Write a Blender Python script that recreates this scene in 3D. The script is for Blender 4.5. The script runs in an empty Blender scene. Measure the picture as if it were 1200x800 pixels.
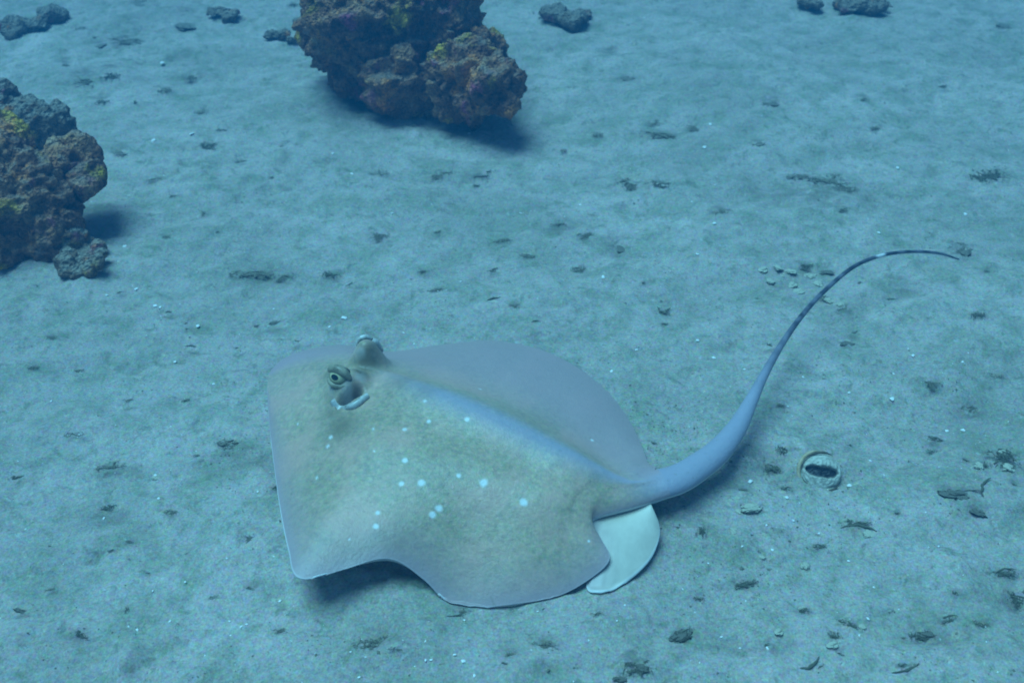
import bpy, math, random
import numpy as np
from mathutils import Vector

random.seed(7)
rng = np.random.default_rng(7)
SC = bpy.context.scene
COL = SC.collection

# ------------------------------------------------------------------ camera
CAM_H, PITCH, HFOV = 1.45, math.radians(38.0), math.radians(55.0)
cam_d = bpy.data.cameras.new('camera')
cam_d.sensor_width = 36.0
cam_d.angle = HFOV
cam_d.clip_start = 0.02
cam_d.clip_end = 400.0
cam = bpy.data.objects.new('camera', cam_d)
cam.location = (0, 0, CAM_H)
cam.rotation_euler = (math.pi / 2 - PITCH, 0, 0)
COL.objects.link(cam)
cam_d.dof.use_dof = True
cam_d.dof.focus_distance = 2.05
cam_d.dof.aperture_fstop = 4.5
SC.camera = cam

# ------------------------------------------------- daylight filtered by sea water
SUN_EL, SUN_AZ = math.radians(73.0), math.radians(-72.0)   # azimuth from +Y towards +X
world = bpy.data.worlds.new('World')
SC.world = world
world.use_nodes = True
wn, wl = world.node_tree.nodes, world.node_tree.links
wn.clear()
sky = wn.new('ShaderNodeTexSky')
sky.sky_type = 'NISHITA'
sky.sun_disc = False
sky.sun_elevation = SUN_EL
sky.sun_rotation = SUN_AZ
wm = wn.new('ShaderNodeMix'); wm.data_type = 'RGBA'; wm.blend_type = 'MULTIPLY'
wm.inputs[0].default_value = 1.0
wm.inputs[7].default_value = (0.34, 0.76, 0.92, 1)
bg = wn.new('ShaderNodeBackground'); bg.inputs[1].default_value = 0.085
wo = wn.new('ShaderNodeOutputWorld')
wl.new(sky.outputs[0], wm.inputs[6]); wl.new(wm.outputs[2], bg.inputs[0]); wl.new(bg.outputs[0], wo.inputs[0])

sun_d = bpy.data.lights.new('sun', 'SUN')
sun_d.energy = 5.0
sun_d.angle = math.radians(38.0)
sun_d.color = (0.27, 0.785, 1.0)
sun = bpy.data.objects.new('sun', sun_d)
to_sun = Vector((math.sin(SUN_AZ) * math.cos(SUN_EL), math.cos(SUN_AZ) * math.cos(SUN_EL), math.sin(SUN_EL)))
sun.rotation_euler = to_sun.to_track_quat('Z', 'Y').to_euler()
COL.objects.link(sun)

SC.view_settings.view_transform = 'Standard'
SC.view_settings.look = 'None'
SC.view_settings.gamma = 1.0
SC.view_settings.exposure = 0.06
SC.render.engine = 'CYCLES'
SC.cycles.use_denoising = True
SC.cycles.max_bounces = 6
SC.cycles.volume_bounces = 0
SC.cycles.filter_width = 1.8

# ------------------------------------------------------------------ helpers
FPX = 600.0 / math.tan(HFOV / 2)
CP, SP = math.cos(PITCH), math.sin(PITCH)

def ray(u, v):
    a, b = (u - 600.0) / FPX, (400.0 - v) / FPX
    return np.array((a, CP + b * SP, -SP + b * CP))

def at(u, v, z=0.0):
    """world point on the plane of height z seen at photo position (u, v)"""
    d = ray(u, v)
    t = (z - CAM_H) / d[2]
    return np.array((0, 0, CAM_H)) + d * t

def mpp(p):
    """metres per photo pixel at a world point"""
    q = np.asarray(p) - np.array((0, 0, CAM_H))
    return (q[1] * CP - q[2] * SP) / FPX

def _h(ix, iy, iz, s):
    n = (ix * 374761393 + iy * 668265263 + iz * 2147483647 + s * 1274126177) & 0xFFFFFFFF
    n = ((n ^ (n >> 13)) * 1274126177) & 0xFFFFFFFF
    n = ((n ^ (n >> 16)) * 2246822519) & 0xFFFFFFFF
    return ((n ^ (n >> 15)) & 0xFFFF) / 32767.5 - 1.0

def vnoise(x, y, z=None, s=0):
    x = np.asarray(x, float); y = np.asarray(y, float)
    z = np.zeros_like(x) if z is None else np.asarray(z, float)
    fx, fy, fz = np.floor(x), np.floor(y), np.floor(z)
    ix, iy, iz = fx.astype(np.int64), fy.astype(np.int64), fz.astype(np.int64)
    def q(t): return t * t * t * (t * (t * 6 - 15) + 10)
    u, v, w = q(x - fx), q(y - fy), q(z - fz)
    r = 0
    for a in (0, 1):
        for b in (0, 1):
            for c in (0, 1):
                r = r + _h(ix + a, iy + b, iz + c, s) * (u if a else 1 - u) * (v if b else 1 - v) * (w if c else 1 - w)
    return r

def fbm(x, y, z=None, s=0, o=4, g=0.5):
    r, a, f = 0, 1.0, 1.0
    for k in range(o):
        r = r + a * vnoise(x * f, y * f, None if z is None else z * f, s + k * 17)
        a *= g; f *= 2.03
    return r

def mesh_from(name, V, F, smooth=True):
    me = bpy.data.meshes.new(name)
    me.from_pydata([tuple(map(float, p)) for p in V], [], [tuple(int(i) for i in f) for f in F])
    me.update()
    if smooth:
        me.polygons.foreach_set('use_smooth', [True] * len(me.polygons))
    return me

def grid_mesh(name, P, close_u=False, close_v=False):
    """P: (n, m, 3) array -> quad mesh"""
    n, m, _ = P.shape
    idx = np.arange(n * m).reshape(n, m)
    a = idx if not close_u else np.vstack((idx, idx[:1]))
    if close_v: a = np.hstack((a, a[:, :1]))
    q = np.stack((a[:-1, :-1], a[:-1, 1:], a[1:, 1:], a[1:, :-1]), -1).reshape(-1, 4)
    me = bpy.data.meshes.new(name)
    me.vertices.add(n * m); me.vertices.foreach_set('co', P.reshape(-1).astype(np.float32))
    k = len(q)
    me.loops.add(k * 4); me.loops.foreach_set('vertex_index', q.reshape(-1).astype(np.int32))
    me.polygons.add(k)
    me.polygons.foreach_set('loop_start', np.arange(0, k * 4, 4, dtype=np.int32))
    me.polygons.foreach_set('loop_total', np.full(k, 4, np.int32))
    me.polygons.foreach_set('use_smooth', np.ones(k, bool))
    me.update(calc_edges=True); me.validate()
    return me

def attr(me, name, vals):
    a = me.attributes.new(name, 'FLOAT', 'POINT')
    a.data.foreach_set('value', np.asarray(vals, np.float32).reshape(-1))

def obj(name, me, mat=None, parent=None, label=None, cat=None, group=None, kind=None):
    o = bpy.data.objects.new(name, me)
    COL.objects.link(o)
    if mat is not None and not me.materials: me.materials.append(mat)
    if parent is not None: o.parent = parent
    if label: o['label'] = label
    if cat: o['category'] = cat
    if group: o['group'] = group
    if kind: o['kind'] = kind
    return o

def catmull(P, n):
    P = np.asarray(P, float)
    Q = np.vstack((2 * P[0] - P[1], P, 2 * P[-1] - P[-2]))
    t = np.linspace(0, len(P) - 1, n)
    i = np.minimum(t.astype(int), len(P) - 2); f = (t - i)[:, None]
    a, b, c, d = Q[i], Q[i + 1], Q[i + 2], Q[i + 3]
    return 0.5 * (2 * b + (c - a) * f + (2 * a - 5 * b + 4 * c - d) * f ** 2 + (3 * b - a - 3 * c + d) * f ** 3)

class NT:
    """small node-tree helper"""
    def __init__(s, name, rough=0.8, spec=0.3):
        s.m = bpy.data.materials.new(name); s.m.use_nodes = True
        s.n, s.l = s.m.node_tree.nodes, s.m.node_tree.links
        s.b = s.n['Principled BSDF']
        s.b.inputs['Roughness'].default_value = rough
        s.b.inputs['Specular IOR Level'].default_value = spec
        s.co = s.n.new('ShaderNodeTexCoord').outputs['Object']
    def noise(s, scale, detail=4, rough=0.55, dist=0.0, out='Fac'):
        t = s.n.new('ShaderNodeTexNoise')
        t.inputs['Scale'].default_value = scale; t.inputs['Detail'].default_value = detail
        t.inputs['Roughness'].default_value = rough; t.inputs['Distortion'].default_value = dist
        s.l.new(s.co, t.inputs['Vector'])
        return t.outputs[out]
    def voronoi(s, scale, out='Distance', rnd=1.0):
        t = s.n.new('ShaderNodeTexVoronoi'); t.inputs['Scale'].default_value = scale
        t.inputs['Randomness'].default_value = rnd
        s.l.new(s.co, t.inputs['Vector'])
        return t.outputs[out]
    def ramp(s, fac, stops):
        r = s.n.new('ShaderNodeValToRGB'); e = r.color_ramp.elements
        while len(e) < len(stops): e.new(0.5)
        for k, (p, c) in enumerate(stops):
            e[k].position = p
            e[k].color = (c, c, c, 1) if not hasattr(c, '__len__') else (*c, 1)
        s.l.new(fac, r.inputs[0])
        return r.outputs[0]
    def mix(s, a, b, fac, mode='MIX'):
        m = s.n.new('ShaderNodeMix'); m.data_type = 'RGBA'; m.blend_type = mode
        for sock, v in ((m.inputs[6], a), (m.inputs[7], b), (m.inputs[0], fac)):
            if hasattr(v, 'is_output'): s.l.new(v, sock)
            elif hasattr(v, '__len__'): sock.default_value = (*v, 1)
            else: sock.default_value = v
        return m.outputs[2]
    def math(s, op, a, b=0.0):
        m = s.n.new('ShaderNodeMath'); m.operation = op
        for sock, v in ((m.inputs[0], a), (m.inputs[1], b)):
            if hasattr(v, 'is_output'): s.l.new(v, sock)
            else: sock.default_value = v
        return m.outputs[0]
    def att(s, name):
        a = s.n.new('ShaderNodeAttribute'); a.attribute_name = name
        return a.outputs['Fac']
    def bump(s, h, strength=0.5, dist=0.01):
        b = s.n.new('ShaderNodeBump'); b.inputs['Strength'].default_value = strength
        b.inputs['Distance'].default_value = dist
        s.l.new(h, b.inputs['Height']); s.l.new(b.outputs[0], s.b.inputs['Normal'])
    def color(s, c):
        if hasattr(c, 'is_output'): s.l.new(c, s.b.inputs['Base Color'])
        else: s.b.inputs['Base Color'].default_value = (*c, 1)
        return s.m

# ------------------------------------------------------------------ materials
def mat_sand():
    t = NT('sand', 0.95, 0.1)
    c = t.ramp(t.noise(2.3, 5, 0.6), [(0.3, (0.345, 0.305, 0.27)), (0.7, (0.51, 0.435, 0.395))])
    film = t.ramp(t.noise(9.0, 7, 0.68, 0.4), [(0.44, 0.0), (0.68, 1.0)])
    c = t.mix(c, (0.205, 0.24, 0.165), t.math('MULTIPLY', film, 0.75))
    streak = t.ramp(t.noise(30.0, 6, 0.72, 0.9), [(0.53, 0.0), (0.66, 1.0)])
    c = t.mix(c, (0.13, 0.165, 0.105), t.math('MULTIPLY', streak, 0.55))
    fleck = t.ramp(t.noise(85.0, 4, 0.7, 0.5), [(0.63, 0.0), (0.70, 1.0)])
    c = t.mix(c, (0.11, 0.115, 0.085), t.math('MULTIPLY', fleck, 0.6))
    lite = t.ramp(t.noise(52.0, 4, 0.7, 0.4), [(0.60, 0.0), (0.72, 1.0)])
    c = t.mix(c, (0.60, 0.56, 0.50), t.math('MULTIPLY', lite, 0.5))
    c = t.mix(c, (0.13, 0.125, 0.10), t.math('MULTIPLY', t.att('dirt_shade'), 0.75))  # detritus stain together with painted pit shade
    grain = t.ramp(t.noise(260.0, 3, 0.75), [(0.3, 0.68), (0.7, 1.32)])
    c = t.mix(c, grain, 0.8, 'MULTIPLY')
    hue = t.noise(120.0, 3, 0.75, out='Color')
    c = t.mix(c, hue, 0.6, 'OVERLAY')
    h = t.math('ADD', t.noise(75.0, 6, 0.7), t.math('MULTIPLY', t.noise(240.0, 3, 0.7), 0.5))
    t.bump(h, 0.45, 0.006)
    return t.color(c)

def mat_skin():
    t = NT('ray_skin', 0.36, 0.35)
    c = t.ramp(t.noise(5.0, 5, 0.6), [(0.3, (0.37, 0.295, 0.20)), (0.7, (0.49, 0.385, 0.265))])
    mott = t.ramp(t.noise(70.0, 6, 0.8), [(0.34, 0.66), (0.68, 1.28)])
    c = t.mix(c, mott, 0.8, 'MULTIPLY')
    hue = t.noise(140.0, 2, 0.6, out='Color')
    c = t.mix(c, hue, 0.34, 'OVERLAY')
    pink = t.ramp(t.noise(8.0, 3, 0.6), [(0.48, 0.0), (0.66, 1.0)])
    c = t.mix(c, (0.68, 0.37, 0.30), t.math('MULTIPLY', pink, 0.5))
    c = t.mix(c, (0.34, 0.33, 0.43), t.att('ridge'))
    c = t.mix(c, (0.43, 0.30, 0.31), t.att('margin'))
    c = t.mix(c, (0.17, 0.135, 0.085), t.att('brown'))
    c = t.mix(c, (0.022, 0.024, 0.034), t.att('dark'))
    pores = t.ramp(t.noise(95.0, 2, 0.5), [(0.68, 0.0), (0.74, 1.0)])
    c = t.mix(c, (0.2, 0.18, 0.12), t.math('MULTIPLY', pores, 0.35))
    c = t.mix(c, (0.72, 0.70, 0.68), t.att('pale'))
    t.bump(t.math('ADD', t.noise(170.0, 4, 0.65), t.noise(45.0, 4, 0.6)), 0.3, 0.004)
    return t.color(c)

def mat_rock(name, seed, silt=0.5, grey=0.0, lo=0.62):
    t = NT(name, 0.92, 0.15)
    mp = t.n.new('ShaderNodeMapping'); mp.inputs['Location'].default_value = (seed, seed * 1.7, seed * 0.6)
    t.l.new(t.co, mp.inputs['Vector']); t.co = mp.outputs[0]
    c = t.ramp(t.noise(9.0, 6, 0.65), [(0.3, (0.14, 0.05, 0.035)), (0.5, (0.37, 0.15, 0.075)), (0.72, (0.58, 0.30, 0.15))])
    c = t.mix(c, (0.19, 0.155, 0.115), grey)
    for sc, a, b, colr in ((7.0, 0.56, 0.66, (0.75, 0.45, 0.04)), (8.5, 0.58, 0.68, (0.55, 0.10, 0.20)),
                           (11.0, 0.58, 0.66, (0.80, 0.26, 0.06)), (6.0, 0.60, 0.70, (0.40, 0.30, 0.27))):
        mp2 = t.n.new('ShaderNodeMapping'); mp2.inputs['Location'].default_value = (sc, -sc * 2, sc * 3)
        t.l.new(mp.outputs[0], mp2.inputs['Vector']); old, t.co = t.co, mp2.outputs[0]
        f = t.ramp(t.noise(sc, 5, 0.6), [(a, 0.0), (b, 1.0)]); t.co = old
        c = t.mix(c, colr, t.math('MULTIPLY', f, 0.8))
    sp = t.ramp(t.noise(62.0, 4, 0.75), [(0.34, 0.35), (0.66, 1.7)])
    c = t.mix(c, sp, 0.9, 'MULTIPLY')
    geo = t.n.new('ShaderNodeNewGeometry'); sx = t.n.new('ShaderNodeSeparateXYZ')
    t.l.new(geo.outputs['Normal'], sx.inputs[0])
    up = t.math('ADD', t.math('MULTIPLY', sx.outputs[2], 0.8), t.math('MULTIPLY', t.math('SUBTRACT', t.noise(14.0, 6, 0.7), 0.5), 1.5))
    sf = t.ramp(up, [(lo, 0.0), (lo + .38, 1.0)])
    c = t.mix(c, (0.36, 0.31, 0.25), t.math('MULTIPLY', sf, silt))  # silt on upward faces, brightened for the lit side
    nod = t.ramp(t.noise(130.0, 2, 0.5), [(0.68, 0.0), (0.75, 1.0)])
    c = t.mix(c, (0.52, 0.47, 0.40), t.math('MULTIPLY', nod, 0.6))
    t.bump(t.math('ADD', t.noise(48.0, 6, 0.7), t.math('MULTIPLY', t.voronoi(95.0), 0.9)), 1.0, 0.016)
    return t.color(c)

def mat_plain(name, c1, c2, scale=90.0, rough=0.85, spec=0.2, bump=0.4):
    t = NT(name, rough, spec)
    c = t.ramp(t.noise(scale, 4, 0.65), [(0.32, c1), (0.68, c2)])
    t.bump(t.noise(scale * 2, 4, 0.7), bump, 0.003)
    return t.color(c)

M_SAND = mat_sand()
M_SKIN = mat_skin()
M_ROCK = mat_rock('encrusted_rock', 3.1, 0.55, 0.0, .55)
M_ROCK2 = mat_rock('silty_rock', 11.4, 0.85, 0.65, .4)
M_ROCK3 = mat_rock('far_dark_rock', 21.7, 0.8, 0.9, .4)  # extra silt fades these in place of distance haze
def mat_stone():
    t = NT('silt_shade_stone', .9, .15)
    c = t.ramp(t.noise(110, 5, .7), [(.32, (.05, .05, .04)), (.68, (.17, .155, .11))])
    geo = t.n.new('ShaderNodeNewGeometry'); sx = t.n.new('ShaderNodeSeparateXYZ')
    t.l.new(geo.outputs['Normal'], sx.inputs[0])
    up = t.math('ADD', sx.outputs[2], t.math('MULTIPLY', t.math('SUBTRACT', t.noise(70, 5, .7), .5), 2.4))
    c = t.mix(c, (.34, .315, .26), t.ramp(up, [(.72, 0.0), (1.0, .8)]))  # silt on top keeps sides dark, painting in the shade under bumps
    t.bump(t.noise(220, 5, .7), .8, .004)
    return t.color(c)
M_STONE = mat_stone()
M_DARK = mat_plain('algae_rubble', (0.05, 0.055, 0.04), (0.19, 0.185, 0.13), 120)
M_MID = mat_plain('silted_detritus', (0.11, 0.105, 0.075), (0.27, 0.25, 0.185), 120)
M_LIT = mat_plain('fine_detritus', (0.12, 0.115, 0.085), (0.22, 0.20, 0.15), 60)
M_PALE = mat_plain('pale_rubble', (0.38, 0.36, 0.27), (0.62, 0.58, 0.46), 100)
M_SHELL = mat_plain('white_shell', (0.74, 0.72, 0.68), (0.85, 0.83, 0.80), 60, 0.4, 0.5, 0.1)

# ------------------------------------------------------------------ sandy sea bed
# low mounds and hollows: photo position, radius in photo px (across, along), height in m
MOUNDS = [(905, 545, 26, 22, -0.012), (935, 540, 22, 30, 0.012), (447, 748, 38, 16, -0.014), (447, 768, 50, 16, 0.010),
          (1190, 700, 26, 22, -0.014), (1160, 690, 40, 16, 0.008), (150, 776, 15, 18, 0.032), (955, 590, 60, 18, 0.008),
          (638, 758, 20, 10, -0.006), (598, 770, 20, 10, -0.006), (742, 785, 26, 14, 0.010), (1120, 660, 70, 14, 0.010),
          (300, 320, 40, 12, -0.006), (725, 285, 12, 9, -0.010), (860, 180, 60, 14, 0.012), (960, 230, 90, 12, -0.008),
          (1050, 190, 120, 20, 0.014), (620, 345, 60, 14, 0.010), (660, 262, 26, 10, -0.008), (1140, 475, 26, 14, -0.006),
          (310, 535, 60, 16, -0.006), (120, 600, 40, 14, -0.007), (127, 545, 40, 10, -0.006), (90, 745, 30, 10, -0.006),
          (540, 722, 28, 8, 0.006), (940, 325, 60, 16, 0.008), (880, 760, 50, 12, -0.006), (1090, 745, 40, 10, -0.006)]
_MD = []
for (u, v, ru, rv, hh) in MOUNDS:
    p = at(u, v); k = mpp(p)
    dep = PITCH + math.atan((v - 400) / FPX)
    _MD.append((p[0], p[1], ru * k, rv * k / math.sin(dep), hh))

def ground(x, y):
    x = np.asarray(x, float); y = np.asarray(y, float)
    z = 0.020 * fbm(x * 1.3, y * 1.6, s=3, o=3)
    z = z + 0.0095 * fbm(x * 6.2, y * 9.5, s=31, o=3, g=0.5)
    r = fbm(x * 19, y * 27, s=57, o=3, g=0.6)
    z = z + 0.0042 * r
    b = vnoise(x * 46, y * 52, s=91)
    gate = np.clip(fbm(x * 3.1, y * 4.0, s=77, o=2) * 1.2 + 0.35, 0, 1)
    z = z + gate * (0.0035 * np.maximum(b, 0) ** 1.5 - 0.013 * np.maximum(-vnoise(x * 30, y * 42, s=14) - 0.35, 0))
    z = z + 0.0012 * vnoise(x * 95, y * 105, s=113)
    for (mx, my, rx, ry, hh) in _MD:
        z = z + hh * np.exp(-((x - mx) / rx) ** 2 - ((y - my) / ry) ** 2)
    return z

def dirt_shade_map(x, y, extra=()):  # soft stain round debris, plus shade of pits and bumps painted dark
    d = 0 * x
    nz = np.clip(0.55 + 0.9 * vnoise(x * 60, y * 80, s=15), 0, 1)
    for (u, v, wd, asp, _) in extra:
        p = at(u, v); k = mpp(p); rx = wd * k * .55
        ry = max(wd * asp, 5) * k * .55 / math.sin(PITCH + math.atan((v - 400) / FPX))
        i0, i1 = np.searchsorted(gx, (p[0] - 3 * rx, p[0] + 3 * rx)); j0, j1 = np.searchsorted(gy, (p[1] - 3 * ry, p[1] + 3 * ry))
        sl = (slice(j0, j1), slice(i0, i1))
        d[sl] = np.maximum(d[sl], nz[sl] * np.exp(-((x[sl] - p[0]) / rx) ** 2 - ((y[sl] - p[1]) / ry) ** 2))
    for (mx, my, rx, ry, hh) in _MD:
        if hh < 0:  # hollows darkened, their shade put into the sand colour
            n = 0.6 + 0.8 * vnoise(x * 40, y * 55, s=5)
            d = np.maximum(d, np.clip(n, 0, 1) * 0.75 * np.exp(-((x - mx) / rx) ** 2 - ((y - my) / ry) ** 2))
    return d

def axis(lo, hi, step, far):
    a = list(np.arange(lo, hi + step / 2, step))
    s, e = step, a[-1]
    while e < far: s *= 1.22; e += s; a.append(e)
    s, e = step, a[0]; pre = []
    while e > -far: s *= 1.22; e -= s; pre.append(e)
    return np.array(pre[::-1] + a)

gx, gy = axis(-2.5, 2.5, 0.0088, 36.0), axis(0.75, 4.9, 0.0088, 36.0)
GX, GY = np.meshgrid(gx, gy, indexing='xy')
GZ = ground(GX, GY)
ground_me = grid_mesh('sea_bed', np.stack((GX, GY, GZ), -1))
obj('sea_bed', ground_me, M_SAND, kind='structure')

def on_ground(u, v):
    p = at(u, v)
    for _ in range(3):
        p = at(u, v, float(ground(p[0], p[1])))
    return p

# ------------------------------------------------------------------ stingray
# sections from snout to tail root: far edge, mid line, near edge as (photo x, photo y, height above datum)
SEC = [((318, 433, .050), (314, 443, .054), (313, 455, .054)),
       ((332, 420, .055), (335, 436, .072), (315, 488, .056)),
       ((358, 410, .055), (368, 430, .098), (319, 530, .060)),
       ((400, 404, .045), (404, 428, .122), (327, 590, .066)),
       ((455, 412, .016), (444, 437, .142), (338, 646, .078)),
       ((514, 404, .014), (482, 451, .160), (350, 676, .090)),
       ((576, 399, .022), (520, 466, .166), (402, 666, .088)),
       ((632, 409, .020), (555, 481, .166), (455, 657, .078)),
       ((676, 430, .018), (588, 496, .160), (496, 678, .050)),
       ((712, 459, .018), (620, 510, .152), (534, 711, .014)),
       ((736, 490, .020), (654, 526, .142), (585, 712, .012)),
       ((750, 518, .034), (684, 541, .129), (645, 701, .018)),
       ((756, 534, .052), (702, 550, .121), (690, 678, .030)),
       ((760, 543, .062), (714, 556, .114), (715, 656, .046)),
       ((764, 545, .066), (724, 560, .109), (705, 632, .056)),
       ((768, 546, .068), (735, 564, .104), (694, 608, .066)),
       ((772, 546, .070), (750, 566, .100), (722, 600, .068)),
       ((777, 545, .071), (767, 566, .097), (750, 593, .069))]
BOW = [0] * 10 + [-6, -16, -28, -37, -24, -6, 0, 0]     # how far each near half-section bows forward, photo px
F = np.array([at(*s[0]) for s in SEC]); Mi = np.array([at(*s[1]) for s in SEC]); N = np.array([at(*s[2]) for s in SEC])
NB, K, KB = 430, 340, 70
F, Mi, N = catmull(F, NB), catmull(Mi, NB), catmull(N, NB)
BOW = catmull(np.array(BOW, float)[:, None] * .0018, NB)[:, 0]
half = np.sin(np.linspace(-1, 1, K) * math.pi / 2)          # denser towards the margins
q = 0.55 * half + 0.45 * np.linspace(-1, 1, K)
EYE = [(at(407, 457, .122), .043, .040), (at(432, 421, .130), .064, .034)]     # near, far: centre, height, radius

def top_rows(qv):
    aq = np.abs(qv)[None, :, None]
    edge = np.where(qv[None, :, None] < 0, F[:, None], N[:, None])
    P = Mi[:, None] * (1 - aq) + edge * aq
    P[..., 0] += BOW[:, None] * 4 * np.clip(qv, 0, 1)[None] * (1 - np.clip(qv, 0, 1)[None])
    aq = aq[..., 0]
    s = np.linspace(0, 1, NB)[:, None]
    g = (0.82 * (1 - aq ** 2.1) + 0.18 * np.exp(-(aq / 0.13) ** 2))
    wr = 0.13 + 0.22 * np.clip(s - .55, 0, 1)
    gn = 0.84 * (1 - aq ** 2.1) + 0.16 * np.exp(-(aq / wr) ** 2)
    lee = np.clip((s - .2) * 5, 0, 1) * np.clip((.86 - s) * 5, 0, 1)
    gf = (1 - lee) * gn + lee * (0.50 * (1 - aq ** 2.2) + 0.50 * np.exp(-(aq / .24) ** 2))
    g = np.where(qv[None] < 0, gf, gn)
    shoulder = np.where(qv[None] < 0, 0, 1) * 0.10 * np.exp(-((aq - 0.36) / 0.2) ** 2) * np.exp(-((s - 0.45) / 0.3) ** 2)
    P[..., 2] = edge[..., 2] + (Mi[:, None, 2] - edge[..., 2]) * np.clip(g + shoulder, 0, 1.02)
    return P

TOP = top_rows(q)
s_r = np.linspace(0, 1, NB)[:, None]
# slow ripples of the near margin
TOP[..., 2] += 0.006 * np.clip(q, 0, 1)[None] ** 3 * np.sin(s_r * 34) * np.clip((s_r - 0.05) * 6, 0, 1) * np.clip((0.82 - s_r) * 5, 0, 1)
TOP[..., 2] += 0.0035 * fbm(TOP[..., 0] * 8, TOP[..., 1] * 8, s=9, o=2) * (1 - np.abs(q)[None] ** 4)
for (c, hh, rad) in EYE:
    d2 = ((TOP[..., 0] - c[0]) ** 2 + (TOP[..., 1] - c[1]) ** 2) / rad ** 2
    TOP[..., 2] += hh * np.exp(-d2 ** 1.4)
# spiracle slots sunk into the flanks of the eye mounds
SLOT = np.zeros_like(TOP[..., 0])
for (a_, b_, wd_) in ((at(394, 471, .136), at(425, 460, .136), .0085),):
    ax_ = (b_ - a_)[:2]; L_ = np.linalg.norm(ax_); ax_ = ax_ / L_
    rx_, ry_ = TOP[..., 0] - a_[0], TOP[..., 1] - a_[1]
    al = (rx_ * ax_[0] + ry_ * ax_[1]) / L_ - .5; ac = (-rx_ * ax_[1] + ry_ * ax_[0]) / wd_
    SLOT = np.maximum(SLOT, np.exp(-(ac ** 2 + (al / .5) ** 4) ** 2))
TOP[..., 2] -= 0.024 * SLOT
gz = ground(TOP[..., 0], TOP[..., 1])
TOP[..., 2] = np.maximum(TOP[..., 2], gz + 0.004)
qb = q[::-1][np.linspace(0, K - 1, KB).astype(int)][1:-1]
BOT = top_rows(qb)
BOT[..., 2] -= 0.004 + 0.05 * (1 - np.abs(qb)[None] ** 3) * np.clip(s_r * 9, 0, 1)
BOT[..., 2] = np.maximum(BOT[..., 2], ground(BOT[..., 0], BOT[..., 1]) + 0.001)

# tail: photo x, y, height, half width in photo px
TAIL = [(774, 567, .075, 21), (792, 562, .074, 19.5), (812, 551, .074, 18), (840, 530, .074, 15.5), (863, 502, .075, 12),
        (880, 470, .077, 8.0), (895, 440, .080, 5.4), (915, 405, .086, 3.9), (938, 372, .092, 3.2), (965, 342, .097, 2.8),
        (1000, 313, .100, 2.5), (1035, 299, .100, 2.3), (1070, 295, .095, 2.1), (1100, 297, .086, 1.8), (1124, 304, .076, 1.0)]
NTL = 300
tc = np.array([at(u, v, z) for (u, v, z, w) in TAIL])
tw = np.array([w * mpp(p) for (u, v, z, w), p in zip(TAIL, tc)])
C4 = catmull(np.hstack((tc, tw[:, None])), NTL)
tc, tw = C4[:, :3], np.maximum(C4[:, 3], 0.0012)
tan = np.gradient(tc, axis=0); tan /= np.linalg.norm(tan, axis=1)[:, None]
side = np.stack((tan[:, 1], -tan[:, 0], 0 * tan[:, 0]), -1); side /= np.linalg.norm(side, axis=1)[:, None]
upv = np.cross(side, tan)
ang = np.concatenate((np.arccos(np.clip(q, -1, 1)), -np.arccos(np.clip(qb, -1, 1))))
fl = np.clip(0.62 + 0.38 * np.linspace(0, 1, NTL) * 2.2, 0, 1)[:, None, None]
TR = tc[:, None] + tw[:, None, None] * (np.cos(ang)[None, :, None] * side[:, None] + fl * np.sin(ang)[None, :, None] * upv[:, None])
BR = np.concatenate((TOP, BOT), 1)
# blend the tail root into the last body sections
NBL = 48
w = (np.linspace(0, 1, NBL) ** 2 * (3 - 2 * np.linspace(0, 1, NBL)))[:, None, None]
nb = BR.copy()
nb[-NBL:] = BR[-NBL:] * (1 - w) + (TR[0][None]) * w
RINGS = np.concatenate((nb, TR[1:]), 0)
lo, hi = NB - 150, NB + 20
fade = np.clip(np.minimum(np.arange(lo, hi) - lo, hi - 1 - np.arange(lo, hi)) / 20.0, 0, 1)[:, None, None]
for _ in range(30):
    sm = RINGS[lo:hi].copy()
    sm[1:-1] = .5 * RINGS[lo:hi][1:-1] + .25 * (RINGS[lo:hi][:-2] + RINGS[lo:hi][2:])
    RINGS[lo:hi] = RINGS[lo:hi] * (1 - fade) + sm * fade
body_me = grid_mesh('stingray_body', RINGS, close_v=True)

# skin colours: markings, with some crease shade and a glint painted in
X, Y, Z = RINGS[..., 0], RINGS[..., 1], RINGS[..., 2]
nr = len(RINGS); ntail = nr - NB
qa = np.concatenate((q, qb))[None].repeat(nr, 0)
sr = np.concatenate((np.linspace(0, 1, NB), np.ones(ntail)))[:, None].repeat(K + KB - 2, 1)
tl = np.concatenate((np.zeros(NB), np.linspace(0, 1, ntail)))[:, None].repeat(K + KB - 2, 1)
under = np.concatenate((np.zeros(K), np.ones(KB - 2)))[None].repeat(nr, 0)
ridge = np.exp(-((qa + 0.02) / (0.06 + 0.06 * sr)) ** 2) * np.clip((sr - 0.2) * 7, 0, 1) * 0.72
ridge = np.maximum(ridge, np.where(qa < -0.1, np.clip(-qa * 0.4 - 0.10, 0, 0.2), 0))
r0, r1 = at(705, 556, .11), at(790, 563, .09)
axv = (r1 - r0)[:2]; axl = np.linalg.norm(axv); axv = axv / axl
pa = ((X - r0[0]) * axv[0] + (Y - r0[1]) * axv[1]) / axl; pc = np.abs(-(X - r0[0]) * axv[1] + (Y - r0[1]) * axv[0])
tailw = np.clip(pa, 0, 1) ** 2 * (3 - 2 * np.clip(pa, 0, 1)) * np.exp(-(pc / .055) ** 4)
ridge = np.maximum(ridge * (1 - .0 * tailw), 0.85 * tailw)
ridge = np.where(tl > 0, 0.85, ridge)
ridge = np.maximum(ridge, 0.5 * np.clip((qa - 0.92) * 12, 0, 1))
dark = np.clip((tl - 0.36) * 5.0, 0, 0.99) * (tl > 0)
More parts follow.
